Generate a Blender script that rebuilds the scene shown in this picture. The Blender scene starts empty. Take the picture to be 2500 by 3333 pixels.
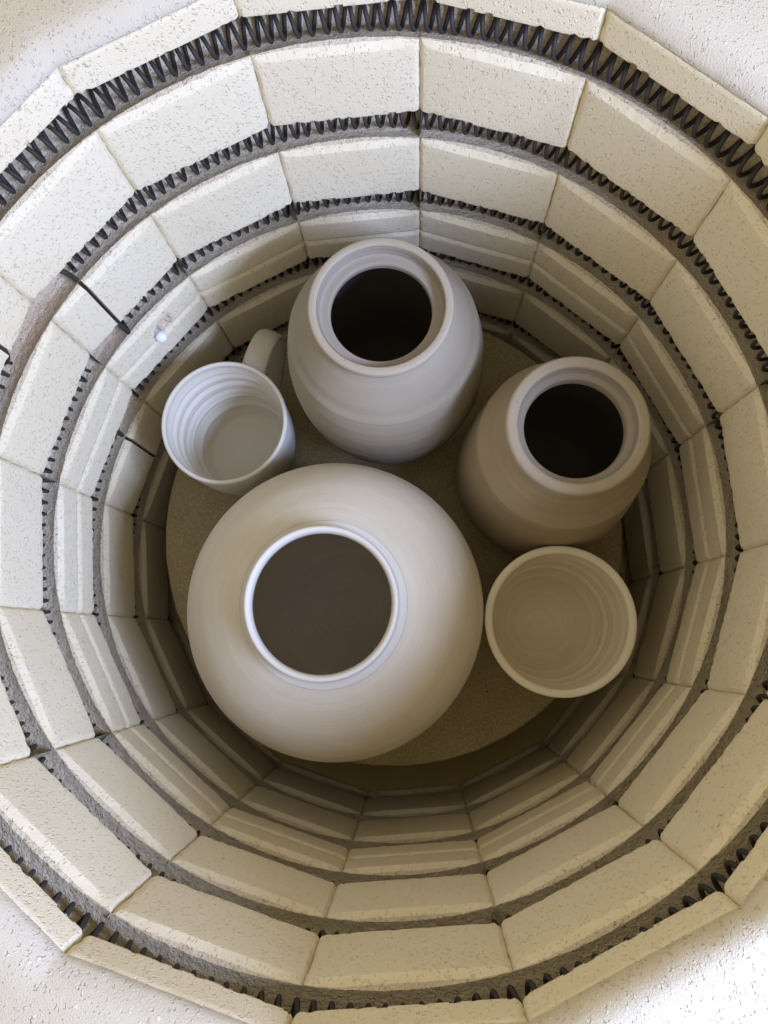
import bpy, bmesh, math, random
from mathutils import Matrix, Vector, noise
random.seed(11)
PI = math.pi
S = bpy.context.scene
R = 0.30                                  # corner radius of the kiln chamber, metres
A0 = 1.5099                               # world angle of the first brick joint
STEP = 2*PI/16

# ------------------------------------------------------------------ camera
cam = bpy.data.cameras.new('camera'); camo = bpy.data.objects.new('camera', cam); S.collection.objects.link(camo)
camo.matrix_world = Matrix(((0.997412,-0.046881,0.054513,0.037770),(0.055302,0.984747,-0.164970,-0.107799),(-0.045948,0.167557,0.984791,0.429838),(0,0,0,1)))
cam.lens = 17.8889
cam.sensor_fit = 'VERTICAL'; cam.sensor_height = 24.0; cam.sensor_width = 18.0
cam.clip_start = 0.02; cam.clip_end = 50
S.camera = camo

# ------------------------------------------------------------------ light
W = bpy.data.worlds.new('World'); S.world = W; W.use_nodes = True
_t = W.node_tree; _g = _t.nodes.new('ShaderNodeTexCoord'); _d = _t.nodes.new('ShaderNodeVectorMath'); _d.operation = 'DOT_PRODUCT'
_d.inputs[1].default_value = (0.62, -0.62, 0.35)            # the bright side of the room
_m = _t.nodes.new('ShaderNodeMapRange'); _m.inputs['From Min'].default_value = -0.7; _m.inputs['From Max'].default_value = 0.9
_m.inputs['To Min'].default_value = 0.80; _m.inputs['To Max'].default_value = 0.74
_t.links.new(_g.outputs['Generated'], _d.inputs[0]); _t.links.new(_d.outputs['Value'], _m.inputs['Value'])
_s = _t.nodes.new('ShaderNodeSeparateXYZ'); _z = _t.nodes.new('ShaderNodeMapRange'); _x = _t.nodes.new('ShaderNodeMath'); _x.operation = 'MULTIPLY'
_z.inputs['From Min'].default_value = 0.72; _z.inputs['From Max'].default_value = 0.98       # darker ceiling straight above
_z.inputs['To Min'].default_value = 1.12; _z.inputs['To Max'].default_value = 0.74
_t.links.new(_g.outputs['Generated'], _s.inputs[0]); _t.links.new(_s.outputs['Z'], _z.inputs['Value'])
_t.links.new(_m.outputs[0], _x.inputs[0]); _t.links.new(_z.outputs[0], _x.inputs[1])
_t.links.new(_x.outputs[0], _t.nodes['Background'].inputs[1])
_c = _t.nodes.new('ShaderNodeMix'); _c.data_type = 'RGBA'
_c.inputs[6].default_value = (1.0, 0.835, 0.52, 1); _c.inputs[7].default_value = (1.0, 0.91, 0.76, 1)    # warm room, cool window side
_n = _t.nodes.new('ShaderNodeMapRange'); _n.inputs['From Min'].default_value = -0.5; _n.inputs['From Max'].default_value = 0.8
_t.links.new(_d.outputs['Value'], _n.inputs['Value']); _t.links.new(_n.outputs[0], _c.inputs[0])
_t.links.new(_c.outputs[2], _t.nodes['Background'].inputs[0])

def area(name, loc, target, sx, sy, power, col):
    l = bpy.data.lights.new(name, 'AREA'); l.shape = 'RECTANGLE'; l.size = sx; l.size_y = sy
    l.energy = power; l.color = col
    o = bpy.data.objects.new(name, l); S.collection.objects.link(o); o.location = loc
    d = Vector(target) - Vector(loc); o.rotation_euler = d.to_track_quat('-Z', 'Y').to_euler()
    return o
LD = A0 - 5.0*STEP
area('window_light', (0.80*math.cos(LD), 0.80*math.sin(LD), 0.535), (-0.1*math.cos(LD), -0.1*math.sin(LD), -0.1), 0.42, 0.26, 23, (0.47, 0.60, 1.0))
S.view_settings.view_transform = 'Standard'; S.view_settings.look = 'None'
S.view_settings.exposure = 0.10; S.view_settings.gamma = 1.0
S.render.engine = 'CYCLES'
S.cycles.max_bounces = 10; S.cycles.diffuse_bounces = 8

# ------------------------------------------------------------------ materials
class NT:
    def __init__(s, name):
        s.m = bpy.data.materials.new(name); s.m.use_nodes = True
        s.t = s.m.node_tree; s.b = s.t.nodes['Principled BSDF']
        s.b.inputs['Specular IOR Level'].default_value = 0.15
        s.obj = s.n('ShaderNodeTexCoord').outputs['Object']
    def n(s, typ, **kw):
        x = s.t.nodes.new(typ)
        for k, v in kw.items(): setattr(x, k, v)
        return x
    def put(s, sock, v):
        if hasattr(v, 'is_linked') or hasattr(v, 'links'): s.t.links.new(v, sock)
        else: sock.default_value = v
    def noise(s, scale, detail=3, rough=0.55, vec=None):
        x = s.n('ShaderNodeTexNoise'); s.put(x.inputs['Vector'], vec or s.obj)
        x.inputs['Scale'].default_value = scale; x.inputs['Detail'].default_value = detail
        x.inputs['Roughness'].default_value = rough; return x.outputs['Fac']
    def voro(s, scale, vec=None, out='Distance', rnd=1.0):
        x = s.n('ShaderNodeTexVoronoi'); s.put(x.inputs['Vector'], vec or s.obj)
        x.inputs['Scale'].default_value = scale; x.inputs['Randomness'].default_value = rnd; return x.outputs[out]
    def mapping(s, scale, rot=(0, 0, 0)):
        x = s.n('ShaderNodeMapping'); s.put(x.inputs['Vector'], s.obj)
        x.inputs['Scale'].default_value = scale; x.inputs['Rotation'].default_value = rot; return x.outputs[0]
    def ramp(s, fac, a, b, lo=0.0, hi=1.0):
        x = s.n('ShaderNodeMapRange'); s.put(x.inputs['Value'], fac)
        for k, v in zip(('From Min', 'From Max', 'To Min', 'To Max'), (a, b, lo, hi)): x.inputs[k].default_value = v
        return x.outputs[0]
    def math(s, op, a, b=0.0):
        x = s.n('ShaderNodeMath', operation=op); s.put(x.inputs[0], a); s.put(x.inputs[1], b); return x.outputs[0]
    def mix(s, fac, a, b):
        x = s.n('ShaderNodeMix', data_type='RGBA'); s.put(x.inputs[0], fac)
        for i, v in ((6, a), (7, b)): s.put(x.inputs[i], (*v, 1) if isinstance(v, tuple) else v)
        return x.outputs[2]
    def bump(s, h, strength, dist, nrm=None):
        x = s.n('ShaderNodeBump'); s.put(x.inputs['Height'], h)
        x.inputs['Strength'].default_value = strength; x.inputs['Distance'].default_value = dist
        if nrm is not None: s.put(x.inputs['Normal'], nrm)
        return x.outputs[0]
    def dist_to(s, p):
        x = s.n('ShaderNodeVectorMath', operation='DISTANCE'); s.put(x.inputs[0], s.obj); x.inputs[1].default_value = p
        return x.outputs['Value']
    def done(s, col, rough=0.9, nrm=None):
        s.put(s.b.inputs['Base Color'], (*col, 1) if isinstance(col, tuple) else col)
        s.b.inputs['Roughness'].default_value = rough
        if nrm is not None: s.put(s.b.inputs['Normal'], nrm)
        return s.m

def P(r, i, z):                            # kiln point: radius and height in chamber radii, i = joint index
    a = A0 - i*STEP
    return Vector((R*r*math.cos(a), R*r*math.sin(a), R*z))

def brick_material(name, base, cut, stain=.30):
    t = NT(name)
    rnd = t.n('ShaderNodeObjectInfo').outputs['Random']
    big = t.noise(9, 4, .6)
    col = t.mix(t.ramp(big, .3, .7), base, tuple(c*k for c, k in zip(base, (.955, .93, .88) if stain > .1 else (.99, .985, .975))))
    col = t.mix(t.math('MULTIPLY', rnd, .8), col, tuple(c*k for c, k in zip(base, (.96, .93, .86))))
    col = t.mix(t.ramp(t.noise(26, 5, .7), .58, .74, 0, stain), col, (.66, .53, .36))
    # pits with brown grog, and pale chips
    vec = t.n('ShaderNodeVectorMath', operation='ADD'); t.put(vec.inputs[0], t.obj)
    nv = t.n('ShaderNodeTexNoise'); t.put(nv.inputs['Vector'], t.obj); nv.inputs['Scale'].default_value = 260
    sc = t.n('ShaderNodeVectorMath', operation='SCALE'); t.put(sc.inputs[0], nv.outputs['Color']); sc.inputs['Scale'].default_value = .004
    t.put(vec.inputs[1], sc.outputs[0]); wv = vec.outputs[0]
    v1 = t.voro(230, wv); c1 = t.voro(230, wv, 'Color')
    sep = t.n('ShaderNodeSeparateColor'); t.put(sep.inputs[0], c1)
    rare = t.math('GREATER_THAN', sep.outputs[0], .80)
    dot = t.math('MULTIPLY', t.math('LESS_THAN', v1, t.ramp(sep.outputs[1], 0, 1, .10, .34)), rare)
    tone = t.mix(sep.outputs[2], (.34, .22, .14), (.55, .45, .34))
    patch = t.ramp(t.noise(16, 3), .42, .62)
    col = t.mix(t.math('MULTIPLY', dot, t.math('ADD', .14, t.math('MULTIPLY', patch, .46))), col, tone)
    mp = t.n('ShaderNodeMapping'); t.put(mp.inputs['Vector'], wv); mp.inputs['Scale'].default_value = (1, 1, .62); mp.inputs['Rotation'].default_value = (.5, .4, .3)
    v2 = t.voro(470, mp.outputs[0]); c2 = t.voro(470, mp.outputs[0], 'Color')
    sep2 = t.n('ShaderNodeSeparateColor'); t.put(sep2.inputs[0], c2)
    pit = t.math('MULTIPLY', t.ramp(t.math('SUBTRACT', t.ramp(sep2.outputs[1], 0, 1, .14, .46), v2), 0, .16, 0, 1), t.math('GREATER_THAN', sep2.outputs[0], .42))
    chip = t.math('MULTIPLY', t.ramp(t.math('SUBTRACT', t.ramp(sep2.outputs[1], 0, 1, .16, .44), v2), 0, .14, 0, 1), t.math('LESS_THAN', sep2.outputs[0], .22))
    col = t.mix(t.math('MULTIPLY', chip, t.ramp(t.noise(35, 3), .35, .65, .1, .6)), col, (.93, .91, .86))
    fine = t.noise(900 if not cut else 420, 4, .7)
    h = t.math('SUBTRACT', t.math('ADD', t.math('MULTIPLY', fine, .8 if not cut else 1.6), t.math('MULTIPLY', chip, .8)), t.math('MULTIPLY', pit, .9))
    if cut:
        h = t.math('ADD', h, t.math('MULTIPLY', t.noise(150, 4, .6), 2.2))
        # brown scorch beside the element terminals
        for c, rr in ((P(1.03, 13.0, -.47), .06), (P(1.03, 13.15, -.82), .035), (P(1.03, 12.8, -.47), .05)):
            k = t.math('MULTIPLY', t.ramp(t.dist_to(c), rr*.35, rr, 1, 0), t.ramp(t.noise(60, 3), .3, .6, .5, 1))
            col = t.mix(t.math('MULTIPLY', k, .5), col, (.56, .42, .29))
    col = t.mix(t.math('MULTIPLY', pit, t.ramp(t.noise(22, 3), .35, .65, .0, .12)), col, (.50, .44, .36))
    nrm = t.bump(h, .75 if not cut else .95, .0011 if not cut else .0016)
    return t.done(col, .93, nrm)

M = {}
M['brick'] = brick_material('insulating_firebrick', (.80, .73, .565), False)
M['cut'] = brick_material('sawn_firebrick', (.72, .635, .495), True)

def rim_material():
    t = NT('rough_rim_firebrick')
    col = t.mix(t.ramp(t.noise(12, 4), .3, .7), (.66, .605, .505), (.61, .55, .445))
    v = t.voro(200); c = t.voro(200, out='Color')
    sep = t.n('ShaderNodeSeparateColor'); t.put(sep.inputs[0], c)
    dot = t.math('MULTIPLY', t.math('LESS_THAN', v, t.ramp(sep.outputs[1], 0, 1, .1, .36)), t.math('GREATER_THAN', sep.outputs[0], .72))
    col = t.mix(t.math('MULTIPLY', dot, .6), col, (.52, .38, .27))
    h = t.math('ADD', t.math('MULTIPLY', t.noise(480, 5, .7), 1.6), t.math('MULTIPLY', t.ramp(v, .1, .45, 0, 1), .5))
    return t.done(col, .9, t.bump(h, .5, .0011))
M['rim'] = brick_material('rim_firebrick', (.59, .545, .455), False, .06)

def wire_material():
    t = NT('oxidised_element_wire')
    col = t.mix(t.noise(140, 3), (.022, .019, .017), (.042, .036, .032))
    m = t.done(col, .62, t.bump(t.noise(900, 3), .3, .0004))
    t.b.inputs['Specular IOR Level'].default_value = .35
    return m
M['wire'] = wire_material()

def clay(name, c1, c2, band=.12, speck=0.0, rough=.8, lo=None):
    t = NT(name)
    big = t.noise(14, 4, .55)
    col = t.mix(t.ramp(big, .3, .7), c1, c2)
    # faint throwing bands: noise stretched round the pot's axis
    sx = t.n('ShaderNodeSeparateXYZ'); t.put(sx.inputs[0], t.obj)
    rr = t.math('SQRT', t.math('ADD', t.math('MULTIPLY', sx.outputs[0], sx.outputs[0]), t.math('MULTIPLY', sx.outputs[1], sx.outputs[1])))
    cb = t.n('ShaderNodeCombineXYZ'); t.put(cb.inputs[0], t.math('ADD', t.math('MULTIPLY', rr, 230.0), t.math('MULTIPLY', t.noise(9, 2), 2.5))); t.put(cb.inputs[1], t.math('MULTIPLY', sx.outputs[2], 230.0))
    st = t.noise(1.0, 5, .62, cb.outputs[0])
    col = t.mix(t.math('MULTIPLY', t.ramp(st, .38, .68), band*1.25), col, tuple(x*.72 for x in c1))
    if speck:
        v = t.voro(420); c = t.voro(420, out='Color')
        sep = t.n('ShaderNodeSeparateColor'); t.put(sep.inputs[0], c)
        d = t.math('MULTIPLY', t.math('LESS_THAN', v, .3), t.math('GREATER_THAN', sep.outputs[0], .93))
        col = t.mix(t.math('MULTIPLY', d, speck), col, tuple(x*.5 for x in c1))
    h = t.math('ADD', t.math('MULTIPLY', st, .8), t.math('MULTIPLY', t.noise(700, 3), .6))
    return t.done(col, rough, t.bump(h, .35, .0006))
M['vase'] = clay('pale_bisque', (.66, .60, .485), (.60, .535, .42), .26, .25)
M['vase_rim'] = clay('white_bisque_rim', (.62, .585, .51), (.58, .54, .47), .06)
M['jar'] = clay('greige_stoneware', (.345, .30, .228), (.30, .257, .195), .12, .3)
M['jar_rim'] = clay('sandy_stoneware_rim', (.41, .355, .27), (.355, .30, .225), .25, .5)
M['jar_seat'] = clay('pale_lid_seat', (.33, .287, .235), (.29, .25, .20), .2, .2)
M['jar_dark'] = clay('dark_jar_inside', (.20, .165, .135), (.17, .14, .11), .1)  # inside of both jars, darker than their outer clay
M['jar_warm'] = clay('brown_stoneware', (.37, .30, .20), (.32, .255, .17), .14, .3)
M['mug'] = clay('white_stoneware', (.67, .63, .545), (.62, .58, .49), .08)
M['handle'] = clay('buff_stoneware_handle', (.50, .455, .36), (.45, .405, .315), .03)
M['cup'] = clay('cream_stoneware', (.76, .70, .565), (.69, .625, .49), .12, .15)

def shelf_material():
    t = NT('cordierite_shelf')
    col = t.mix(t.ramp(t.noise(30, 5, .6), .3, .7), (.42, .345, .185), (.34, .275, .14))
    f = t.noise(380, 3, .7)
    col = t.mix(t.ramp(f, .45, .65, 0, .75), col, (.58, .50, .34))
    v = t.voro(60); c = t.voro(60, out='Color'); sep = t.n('ShaderNodeSeparateColor'); t.put(sep.inputs[0], c)
    d = t.math('MULTIPLY', t.math('LESS_THAN', v, .07), t.math('GREATER_THAN', sep.outputs[0], .8))
    col = t.mix(d, col, (.06, .04, .025))
    return t.done(col, .9, t.bump(t.math('ADD', f, t.noise(900, 2)), .8, .0010))
M['shelf'] = shelf_material()
def simple(name, c1, c2, sc, rough, bs=.4):
    t = NT(name); return t.done(t.mix(t.noise(sc, 4), c1, c2), rough, t.bump(t.noise(sc*12, 3), bs, .0006))
M['floor'] = simple('floor_firebrick', (.46, .36, .17), (.38, .29, .13), 20, .92)
M['steel'] = simple('brushed_steel', (.55, .55, .55), (.48, .48, .48), 20, .4, .1)
M['porcelain'] = simple('white_porcelain', (.80, .82, .86), (.76, .78, .82), 30, .35, .1)
M['crumb'] = brick_material('broken_firebrick', (.80, .70, .56), True)

# ------------------------------------------------------------------ helpers
def link(o, parent=None):
    S.collection.objects.link(o)
    if parent is not None: o.parent = parent
    return o
def mesh_obj(name, verts, faces, mats, parent=None, fmat=None, smooth=True, auto=None):
    me = bpy.data.meshes.new(name); me.from_pydata([tuple(v) for v in verts], [], faces); me.update()
    for m in (mats if isinstance(mats, (list, tuple)) else [mats]): me.materials.append(m)
    if fmat: me.polygons.foreach_set('material_index', fmat)
    me.polygons.foreach_set('use_smooth', [bool(smooth)]*len(me.polygons))
    bm = bmesh.new(); bm.from_mesh(me); bmesh.ops.recalc_face_normals(bm, faces=bm.faces)
    if auto is not None:
        for e in bm.edges:
            if len(e.link_faces) == 2 and e.calc_face_angle(0) > math.radians(auto): e.smooth = False
    bm.to_mesh(me); bm.free()
    return link(bpy.data.objects.new(name, me), parent)
def thing(name, loc, label, cat, group=None):
    o = link(bpy.data.objects.new(name, None)); o.empty_display_size = .05; o.location = loc
    o['label'] = label; o['category'] = cat
    if group: o['group'] = group
    return o
def lathe(prof, seg=128, wob=None, closed=False):
    v, f = [], []
    n = len(prof)
    for j in range(seg):
        a = 2*PI*j/seg
        for i, (r, z) in enumerate(prof):
            d = wob(a, i, r, z) if wob else 0
            v.append(((r+d)*math.cos(a), (r+d)*math.sin(a), z))
    for j in range(seg):
        k = (j+1) % seg
        for i in range(n if closed else n-1):
            i2 = (i+1) % n
            f.append((j*n+i, k*n+i, k*n+i2, j*n+i2))
    return v, f
def catmull(pts, sub=6):
    out = []
    for i in range(len(pts)-1):
        p0, p1, p2, p3 = pts[max(i-1, 0)], pts[i], pts[i+1], pts[min(i+2, len(pts)-1)]
        for k in range(sub):
            t = k/sub
            out.append(tuple(.5*((2*p1[c]) + (-p0[c]+p2[c])*t + (2*p0[c]-5*p1[c]+4*p2[c]-p3[c])*t*t + (-p0[c]+3*p1[c]-3*p2[c]+p3[c])*t**3) for c in range(len(p1))))
    out.append(tuple(pts[-1])); return out
def tube(path, rad, seg=8, wid=None, up=None):
    v, f = [], []
    n = len(path); pts = [Vector(p) for p in path]
    prev = None
    for i, p in enumerate(pts):
        t = (pts[min(i+1, n-1)] - pts[max(i-1, 0)]).normalized()
        if up is not None: u = up.cross(t).normalized(); w = t.cross(u).normalized()
        else:
            ref = prev if prev is not None else (Vector((0, 0, 1)) if abs(t.z) < .9 else Vector((1, 0, 0)))
            u = (ref - t*ref.dot(t)).normalized(); w = t.cross(u); prev = u
        rr = rad[i] if isinstance(rad, list) else rad
        ww = (wid[i] if isinstance(wid, list) else wid) if wid else rr
        for k in range(seg):
            a = 2*PI*k/seg
            v.append(p + u*math.cos(a)*rr + w*math.sin(a)*ww)
    for i in range(n-1):
        for k in range(seg):
            k2 = (k+1) % seg
            f.append((i*seg+k, i*seg+k2, (i+1)*seg+k2, (i+1)*seg+k))
    f.append(tuple(range(seg))[::-1]); f.append(tuple((n-1)*seg+k for k in range(seg)))
    return v, f

# ------------------------------------------------------------------ kiln
LIPS = [0.0, -.3523, -.7081, -1.0538, -1.4241, -1.8148]      # lower edge of each band of brick face
JOINT = -.943                                             # where the lower ring of bricks begins
ZTOP, ZBOT = .128, -2.04
kiln = thing('kiln', (0, 0, 0), 'round top-loading kiln of cream firebrick with dark coiled elements in its grooves', 'kiln')

def apo(th): return math.cos(STEP/2)/math.cos(th)         # flat face radius at angle th off the middle

def groove(zl):
    """(kind, weight, offset, z, cut) from lip down to the top of the next face"""
    return [(0, .0, zl+.010, 0), (0, .0008, zl+.003, 0), (0, .004, zl, 0), (.5, .016, zl+.002, 1), (1, .026, zl+.009, 1), (1, .055, zl+.014, 1),
            (1, .085, zl-.006, 1), (1, .097, zl-.045, 1), (1, .088, zl-.088, 1), (1, .066, zl-.117, 1), (1, .050, zl-.1235, 1), (1, .036, zl-.1225, 1),
            (1, .020, zl-.1165, 1), (1, .010, zl-.1115, 1), (1, .003, zl-.1075, 1), ('b', .0035, zl-.110, 0), ('d', 0, zl-.110, 0), ('e', 0, zl-.112, 0)]

def top_profile():
    p = [(0, .030, .0835, 0), (0, .006, .0835, 0), (0, .0015, .0815, 0), (0, 0, .076, 0)]
    for z in LIPS[:3]: p += groove(z)
    zj = JOINT
    p += [(0, 0, zj+.013, 0), (0, .003, zj+.006, 0), (0, .010, zj+.001, 0), (0, .06, zj+.0005, 0)]
    return p
def low_profile():
    zj = JOINT
    p = [(0, .06, zj-.0005, 0), (0, .014, zj-.001, 0), (0, .007, zj-.006, 0), (0, .002, zj-.014, 0), (0, 0, zj-.020, 0)]
    for z in LIPS[3:]: p += groove(z)
    p += [(0, 0, -1.99, 0), (0, .0, ZBOT, 0)]
    return p

SLITS = [(12.63, -.04, -.40), (13.32, -.39, -.79), (12.62, -1.09, -1.50)]      # vertical cuts that carry element tails
CH = (13.57, -.905)                                       # broken patch round the thermocouple

def make_brick(i0, prof, prof_id):
    half = STEP/2
    g = .0001                                             # gap at the joint
    us = [0, .006, .014, .026, .045] + [.045+.91*k/34 for k in range(1, 34)] + [.955, .974, .986, .994, 1]
    extra = []
    for si, za, zb in SLITS:
        if int(si) == i0 and zb < prof[0][2] and za > prof[-1][2]:
            c = si-i0; hw = .0155
            extra += [c-hw-.004, c-hw, c-hw+.001, c, c+hw-.001, c+hw, c+hw+.004]
            us = [u for u in us if abs(u-c) > hw+.006]
    if i0 == 13 and prof_id == 0: extra += [.44+.28*k/60+.0003 for k in range(60)]
    us = sorted(us+extra)
    rows = []
    # subdivide long faces so that slits can be pressed in and broken edges look uneven
    pr = []
    for a, b in zip(prof, prof[1:]):
        pr.append(a)
        if a[0] in (0, 'e') and b[0] == 0 and abs(a[2]-b[2]) > .05:
            for k in range(1, 13): pr.append((0, 0, (a[2]-.02 if a[0] == 'e' else a[2])*(1-k/13)+b[2]*k/13, 0))
    pr.append(prof[-1])
    verts, faces, fm = [], [], []
    nrow = len(pr)+2
    for u in us:
        th = (u*2-1)*half; s = abs(2*u-1)
        ang = A0 - (i0+u)*STEP + (g if u == 0 else (-g if u == 1 else 0))*-1
        edge = max(0, (s-.94)/.06)
        eo = .0100*edge**2.0
        seed = Vector((i0*7.3+u*9, prof_id*5.1, 0))
        col = []
        for w, off, z, cut in pr:
            ra = apo(th)
            nz = noise.noise(Vector((i0*3.1+u*22, z*40, prof_id*9)))
            nz2 = noise.noise(Vector((i0*3.1+u*38, z*95, 3+prof_id*9)))
            if w == 'b':   rr = ra+.0005+.0125*(1-s**14); zz = z-.0040*(1-s**14)+.0036*nz+.0032*nz2
            elif w == 'c': rr = ra+.0035*(1-s**8); zz = z-.016*(1-s**8)+.0030*nz2
            elif w == 'd': rr = ra+.0006; zz = z-.0205*(1-s**14)+.0022*nz+.0014*nz2
            elif w == 'e': rr = ra; zz = z-.0240*(1-s**14)+.0022*nz+.0014*nz2
            elif w == 1:
                rr = 1+off; zz = z
                if off < .03 and off > .0: zz += .0016*nz+.0010*nz2; rr += .0012*nz2
                elif cut: rr += .0015*nz
            elif w == .5:  rr = .5*(ra+off)+.5*(1+off); zz = z
            else:
                rr = ra+off; zz = z
            if w != 1: rr += eo*(1+.9*noise.noise(Vector((i0*2.3+round(u)*.31, zz*34, 1))))
            if w in ('b', 'c', 'd', 'e'): rr = max(rr, ra)
            if w == 'b': rr = min(rr, 1.003)
            # small nicks along the lip
            if w == 0 and off in (.004, .0008): 
                k = max(0, noise.noise(Vector((i0*5.7+u*34, z*11, 7)))-.14); zz += .030*k; rr += .008*k
            for si, za, zb in SLITS:
                if int(si) == i0 and abs((u-(si-i0))) < .0150 and zb < zz < za and w in (0, 'b', 'c', 'd', 'e', .5): rr = max(rr, 1.035)
                if int(si) == i0 and abs((u-(si-i0))) < .0150 and zb < zz < za and w == 1 and z < za-.3: rr = max(rr, 1.03)
            # broken patch
            du = (i0+u-CH[0])*.39; dz = zz-CH[1]
            q = (du*.8+dz*.6, -du*.6+dz*.8)
            dd = math.hypot(q[0]/.052, q[1]/.036)
            dd += .35*noise.noise(Vector((u*24, z*64, 2)))
            if dd < 1 and w != 1: rr += .034*min(1, (1-dd)*2.5)+.007*nz2
            col.append((rr, zz))
        zt, zb_ = pr[0][2], pr[-1][2]
        for rr, zz in col: verts.append((R*rr*math.cos(ang), R*rr*math.sin(ang), R*zz))
        verts.append((R*1.41*math.cos(ang), R*1.41*math.sin(ang), R*zb_))
        verts.append((R*1.41*math.cos(ang), R*1.41*math.sin(ang), R*min(zt, .0835)))
    for a in range(len(us)-1):
        for b in range(nrow):
            b2 = (b+1) % nrow
            faces.append((a*nrow+b, (a+1)*nrow+b, (a+1)*nrow+b2, a*nrow+b2))
            cut = 1 if (b < len(pr)-1 and pr[b][3] and pr[b+1][3]) or (b < len(pr)-1 and pr[b][3] and pr[b+1][0] == 'b') else 0
            if prof_id == 0 and i0 == 13 and b < len(pr) and not cut:
                uu = us[a]; z = pr[b][2]; du = (i0+uu-CH[0])*.39; dz = z-CH[1]
                if math.hypot((du*.8+dz*.6)/.052, (-du*.6+dz*.8)/.036) < 1: cut = 2
            fm.append(cut)
    faces.append(tuple(range(nrow))); fm.append(0)
    faces.append(tuple((len(us)-1)*nrow+b for b in range(nrow))[::-1]); fm.append(0)
    o = mesh_obj('brick', verts, faces, [M['brick'], M['cut'], M['crumb']], kiln, fm, True, 24)
    return o
for i in range(16): make_brick(i, top_profile(), 0)
for i in range(16): make_brick(i, low_profile(), 1)

# rim: one rough coated ring on top of the wall
def make_rim():
    prof = [(0, .024, .0845), (0, .0030, .0845), (0, .0010, .088), (0, .007, .102), (0, .018, .117), (0, .030, .127), (0, .043, .133)] + \
           [(0, .055+.020*k, ZTOP+.0065) for k in range(1, 20)] + [(1, .450, ZTOP+.004), (1, .455, ZTOP-.004), (1, .455, .084)]
    v, f = [], []; N = 640
    for j in range(N):
        u = j/N*16; fr = u-int(u); th = (fr*2-1)*STEP/2; ang = A0-u*STEP
        for k, (w, off, z) in enumerate(prof):
            rr = (apo(th) if w == 0 else 1)+off
            if 0 < k < len(prof)-2:
                n1 = noise.noise(Vector((math.cos(ang)*22*(1+off), math.sin(ang)*22*(1+off), k*.7)))
                n2 = noise.noise(Vector((math.cos(ang)*75*(1+off), math.sin(ang)*75*(1+off), k*1.9)))
                amp = (.3 if k < 3 else .8) if k < 7 else .13
                z2 = z+amp*(.0022*n1+.0020*n2); rr += amp*(.0040*n1+.0030*n2)
            else: z2 = z
            v.append((R*rr*math.cos(ang), R*rr*math.sin(ang), R*z2))
    n = len(prof)
    for j in range(N):
        k = (j+1) % N
        for i in range(n): f.append((j*n+i, k*n+i, k*n+(i+1) % n, j*n+(i+1) % n))
    return mesh_obj('rim', v, f, M['rim'], kiln, None, True)
make_rim()
v, f = lathe([(R*1.43, R*ZBOT-.03), (R*1.445, R*ZBOT-.03), (R*1.445, R*.086), (R*1.43, R*.086)], 96, closed=True)
mesh_obj('light_block_jacket', v, f, M['steel'], kiln)  # unseen steel shell, added to block light from behind the bricks
# chamber floor: one slab with its brick joints sawn in
def make_floor():
    v = []; f = []
    rings = [0.001]+[.07*k for k in range(1, 17)]
    v, f = lathe([(R*r, R*(-1.985)) for r in rings]+[(R*1.12, R*-2.03), (.0003, R*-2.03)], 96)
    return mesh_obj('floor_slab', v, f, M['floor'], kiln)
make_floor()

# heating elements
def coil(i_a, i_b, zl, tails=()):
    per = 12.2; turns = int((i_b-i_a)*per); st = 14
    path = []
    for k in range(turns*st+1):
        t = k/st; u = i_a+(i_b-i_a)*t/turns
        jit = .007*noise.noise(Vector((u*3.3, zl*7, 1)))+.0038*noise.noise(Vector((u*19, zl*7, 4)))
        a = A0-(u+jit*3)*STEP; ph = -2*PI*t
        ff = .5+.5*math.cos(u*STEP-.3); rc = (1.052 if zl == 0 else 1.058)-(.011 if zl == 0 else .005)*ff+.003*noise.noise(Vector((u*1.7, zl, 8))); zc = zl-.0850+.003*noise.noise(Vector((u*2.1, zl, 5)))
        rr = rc-.0295*math.cos(ph); zz = zc+.0295*math.sin(ph)
        path.append((R*rr*math.cos(a), R*rr*math.sin(a), R*zz))
    v, f = tube(path, R*.0053, 8)
    return mesh_obj('heating_element', v, f, M['wire'], kiln)
e0 = coil(12.66, 28.62, 0.0)
e1 = coil(-2.66, 12.60, LIPS[1])
e2 = coil(13.36, 28.90, LIPS[2])
e3 = coil(13.0, 28.66, LIPS[3])
e4 = coil(-3.35, 12.60, LIPS[4])
def tail(pts, parent):
    v, f = tube(catmull([P(*q) for q in pts], 5), R*.0072, 8)
    mesh_obj('tail', v, f, M['wire'], parent)
tail([(1.05, 12.70, -.02), (1.02, 12.64, -.06), (1.012, 12.63, -.15), (1.012, 12.63, -.28), (.995, 12.63, -.34), (1.0, 12.60, -.375), (1.03, 12.58, -.41)], e0)
tail([(1.05, 13.26, -.39), (1.015, 13.31, -.42), (1.012, 13.32, -.50), (1.016, 13.32, -.60), (1.010, 13.32, -.70), (.990, 13.32, -.745), (.992, 13.325, -.79), (1.02, 13.35, -.81)], e1)
tail([(1.05, 12.68, -1.11), (1.016, 12.63, -1.16), (1.014, 12.62, -1.27), (1.014, 12.62, -1.38), (1.02, 12.61, -1.46)], e3)

# thermocouple in the broken patch
a = A0-13.50*STEP
tv, tf = lathe([(.0001, .0062)]+[(.0062*math.sin(PI*k/16), .0062*math.cos(PI*k/16)) for k in range(1, 12)]+[(.0040, -.006), (.0040, -.055)], 24)
tc = mesh_obj('thermocouple', tv, tf, M['porcelain'], kiln)
tc.location = (R*.973*math.cos(a), R*.973*math.sin(a), R*-.925)
tc.rotation_euler = Vector((-math.cos(a), -math.sin(a), 0)).to_track_quat('Z', 'Y').to_euler()

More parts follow.
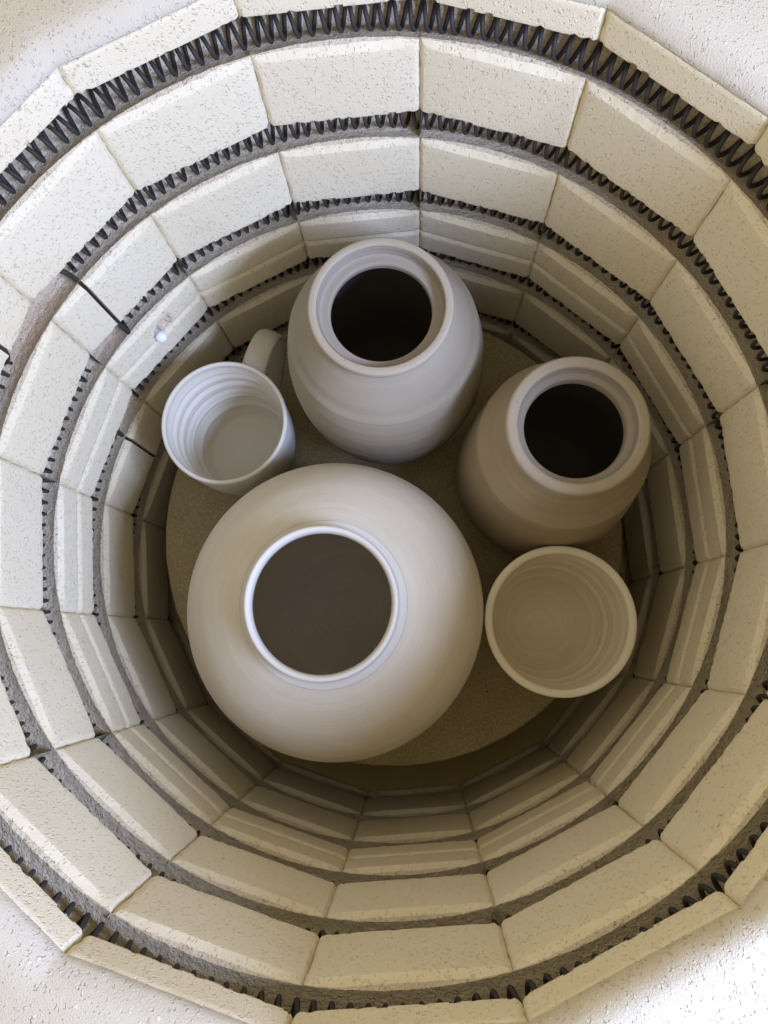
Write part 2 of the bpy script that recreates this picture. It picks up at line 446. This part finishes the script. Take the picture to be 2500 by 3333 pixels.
# ------------------------------------------------------------------ shelf
ZS = -1.45*R
sv, sf = lathe([(.0005, 0), (.06, 0), (.12, 0), (.18, 0), (.24, 0), (R*.873-.0022, 0), (R*.873-.0007, -.0007), (R*.873, -.0022), (R*.873, -.0145), (R*.873-.001, -.016), (.0005, -.016)], 160,
               wob=lambda a, i, r, z: (.0006*noise.noise(Vector((math.cos(a)*14, math.sin(a)*14, 0)))+.0004*noise.noise(Vector((math.cos(a)*50, math.sin(a)*50, 0)))) if i > 4 and i < 10 else 0)
sh = mesh_obj('kiln_shelf', sv, sf, M['shelf'], None, None, True, 40)
sh.location = (-.0043*R, .0624*R, ZS)
sh['label'] = 'round brown kiln shelf under all the pots at the bottom of the kiln'; sh['category'] = 'kiln shelf'

# ------------------------------------------------------------------ pots (profiles in chamber radii, z above the shelf)
def n1(x, s): return noise.noise(Vector((x, s, s*1.7)))
def pot_part(name, prof, mat, parent, ring=0.0, freq=60, seed=1, seg=160, oval=0.0, smooth=True):
    prof = [(r*R + (ring*R*(n1(z*freq, seed)+.5*n1(z*freq*2.3, seed+3)) if ring else 0), z*R) for r, z in prof]
    k = random.random()*6
    v, f = lathe(prof, seg, wob=lambda a, i, r, z: r*oval*math.cos(2*a+k)+r*.0016*noise.noise(Vector((math.cos(a)*2, math.sin(a)*2, z*30+seed))))
    return mesh_obj(name, v, f, mat, parent, None, smooth, 13)

Z0 = -1.45
# wide vase
vx, vy = -.145, -.270
vase = thing('vase', (vx*R, vy*R, ZS), 'large squat pale vase with a white rim, the widest pot on the shelf', 'vase')
H = .832                                                   # rim height above the shelf
body = catmull([(.001, .012), (.15, .012), (.205, .0), (.23, .004), (.30, .06), (.40, .19), (.455, .32), (.4715, .435), (.455, .54), (.40, .64), (.325, .71), (.262, .752), (.233, .768)], 8)
body = [(r*.99, z) if r > .24 else (r, z) for r, z in body]
pot_part('body', body, M['vase'], vase, .0028, 30, 4)
neck = catmull([(.233, .768), (.222, .771), (.2135, .778), (.2115, .790), (.2110, .800), (.2105, .812), (.2105, .822)], 4)
rim = catmull([(.2105, .822), (.2090, .831), (.2040, .8350), (.198, .8335), (.1930, .827), (.1910, .815), (.1915, .800)], 5)
pot_part('rim', neck+rim[1:], M['vase_rim'], vase, 0, 30, 4)
M['vase_in'] = clay('shaded_vase_inside', (.62, .555, .45), (.56, .495, .40), .25, .5)  # shade of the hollow put into the colour: body clay, slightly darker
inner = catmull([(.1915, .800), (.1970, .780), (.23, .745), (.31, .69), (.385, .62), (.435, .53), (.45, .435), (.435, .33), (.385, .21), (.29, .09), (.20, .045), (.10, .038), (.001, .037)], 8)
pot_part('inside', inner, M['vase_in'], vase, .0016, 26, 9)

# tall jar at the back
def jar(x, y, label, mats, rimz, prof_out, gal, inn, seed):
    j = thing('jar', (x*R, y*R, ZS), label, 'jar', 'lidless jars with a ledge inside the rim')
    pot_part('body', prof_out, mats[0], j, .0012, 34, seed, oval=.0015)
    pot_part('rim', gal[0], mats[1], j, .0, 30, seed)
    pot_part('lid_seat', gal[1], mats[2], j, .0012, 120, seed+1)
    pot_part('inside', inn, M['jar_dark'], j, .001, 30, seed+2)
    return j
h = .885
out = catmull([(.001, .014), (.16, .014), (.20, 0), (.222, .004), (.255, .07), (.295, .20), (.317, .34), (.322, .44), (.316, .55), (.303, .635), (.2885, .688)], 8) + \
      catmull([(.2915, .6895), (.2905, .695), (.276, .719), (.252, .762), (.2255, .803), (.205, .830), (.197, .843)], 8)
rimp = catmull([(.197, .843), (.2015, .853), (.2055, .866), (.2050, .879), (.2020, .8845), (.1970, .8865), (.1880, .8865), (.1830, .8845), (.1800, .879)], 5)
seat = catmull([(.1800, .879), (.1775, .868), (.1755, .850), (.1730, .842), (.1660, .8395), (.1560, .8390), (.1490, .8380), (.1465, .8330), (.1465, .824)], 5)
inn = catmull([(.1465, .824), (.150, .81), (.20, .785), (.26, .72), (.285, .62), (.30, .44), (.29, .30), (.25, .10), (.19, .045), (.1, .04), (.001, .04)], 6)
jar(-.028, .560, 'tall greyish beige jar with a ledged mouth, at the back beside the mug handle',
    (M['jar'], M['jar_rim'], M['jar_seat']), h, out, (rimp, seat), inn, 3)
h2 = .85
out = catmull([(.001, .014), (.16, .014), (.21, 0), (.235, .006), (.275, .09), (.300, .19), (.302, .29), (.290, .42), (.275, .53), (.262, .610), (.2555, .634)], 8) + \
      catmull([(.2600, .6355), (.2585, .641), (.241, .668), (.219, .712), (.200, .755), (.190, .785), (.1865, .802)], 8)
rimp = catmull([(.1865, .802), (.1890, .812), (.1970, .824), (.1970, .839), (.1935, .8460), (.1880, .8490), (.1740, .8500), (.1680, .8480), (.1640, .843)], 5)
seat = catmull([(.1640, .843), (.1620, .832), (.1600, .818), (.1570, .812), (.1510, .810), (.1450, .808), (.1415, .802), (.1405, .790), (.1410, .775)], 5)
inn = catmull([(.1410, .775), (.15, .76), (.20, .72), (.235, .64), (.26, .50), (.275, .30), (.26, .15), (.2, .05), (.1, .04), (.001, .04)], 6)
jar(.530, .250, 'smaller brown jar with a sharp shoulder line, against the right wall behind the cup',
    (M['jar_warm'], M['jar_rim'], M['jar_seat']), h2, out, (rimp, seat), inn, 6)

# mug
mug = thing('mug', (-.561*R, .328*R, ZS), 'white mug with a handle and strong throwing rings inside, beside the left wall', 'mug')
out = catmull([(.001, .010), (.10, .010), (.120, 0), (.133, .004), (.165, .05), (.190, .13), (.203, .23), (.2085, .34), (.2115, .42), (.2125, .440)], 8)
rimm = catmull([(.2125, .440), (.2110, .4475), (.2060, .4505), (.2010, .4485), (.1980, .442)], 4)
pot_part('body', out+rimm[1:], M['mug'], mug, .0008, 70, 12)
inn = []
for k in range(121):
    t = k/120; z = .442-.385*t
    r = .198-.002*t-.026*t*t-.016*t**6
    env = min(1, t*9)*min(1, (1-t)*8)
    r += env*(.0036*math.sin(z*92+.9*math.sin(z*17))+.0012*math.sin(z*190+2)) 
    inn.append((r, z))
rl, zl = inn[-1]
inn += catmull([(rl, zl), (rl-.010, zl-.016), (rl-.032, zl-.024), (.10, .030), (.05, .0285), (.028, .0295), (.018, .0275), (.001, .029)], 5)[1:]
pot_part('inside', inn, M['mug'], mug, .0, 60, 14)
ha = math.radians(70)
hd = Vector((math.cos(ha), math.sin(ha), 0)); hs = Vector((-hd.y, hd.x, 0))
hp = catmull([(.206, .400), (.228, .412), (.275, .428), (.325, .425), (.357, .395), (.366, .345), (.352, .280), (.318, .215), (.270, .160), (.205, .125), (.180, .118)], 6)
n = len(hp)
wid = [R*(.046-.010*min(1, k/n*1.6)+.008*max(0, k/n-.8)*5*.5) for k in range(n)]
thk = [R*(.0165-.003*math.sin(PI*k/n)) for k in range(n)]
v, f = tube([hd*(r*R)+Vector((0, 0, z*R)) for r, z in hp], thk, 20, wid, up=hs)
mesh_obj('handle', v, f, M['handle'], mug)

# cup
cup = thing('cup', (.5580*R, -.2705*R, ZS), 'cream cup without a handle, standing between the squat vase and the right wall', 'cup')
out = catmull([(.001, .010), (.10, .010), (.125, 0), (.140, .004), (.168, .06), (.192, .17), (.210, .28), (.2235, .38), (.2310, .450), (.2335, .468)], 8)
rimm = catmull([(.2335, .468), (.2325, .4765), (.2260, .4800), (.2180, .4790), (.2110, .4745), (.2085, .467)], 5)
pot_part('body', out+rimm[1:], M['cup'], cup, .0008, 60, 22)
inn = []
for k in range(81):
    t = k/80; z = .467-.40*t
    r = .2085-.004*t-.047*t*t-.034*t**5
    env = min(1, t*8)
    r += env*(.0012*math.sin(z*75)+.0012*math.sin(z*150+1)*math.exp(-((t-.55)/.25)**2)+.0020*math.exp(-((t-.52)/.03)**2))
    inn.append((r, z))
rl, zl = inn[-1]
inn += catmull([(rl, zl), (rl-.025, zl-.022), (.085, .036), (.06, .0345), (.045, .037), (.025, .034), (.001, .0355)], 6)[1:]
pot_part('inside', inn, M['cup'], cup, .0, 60, 23)
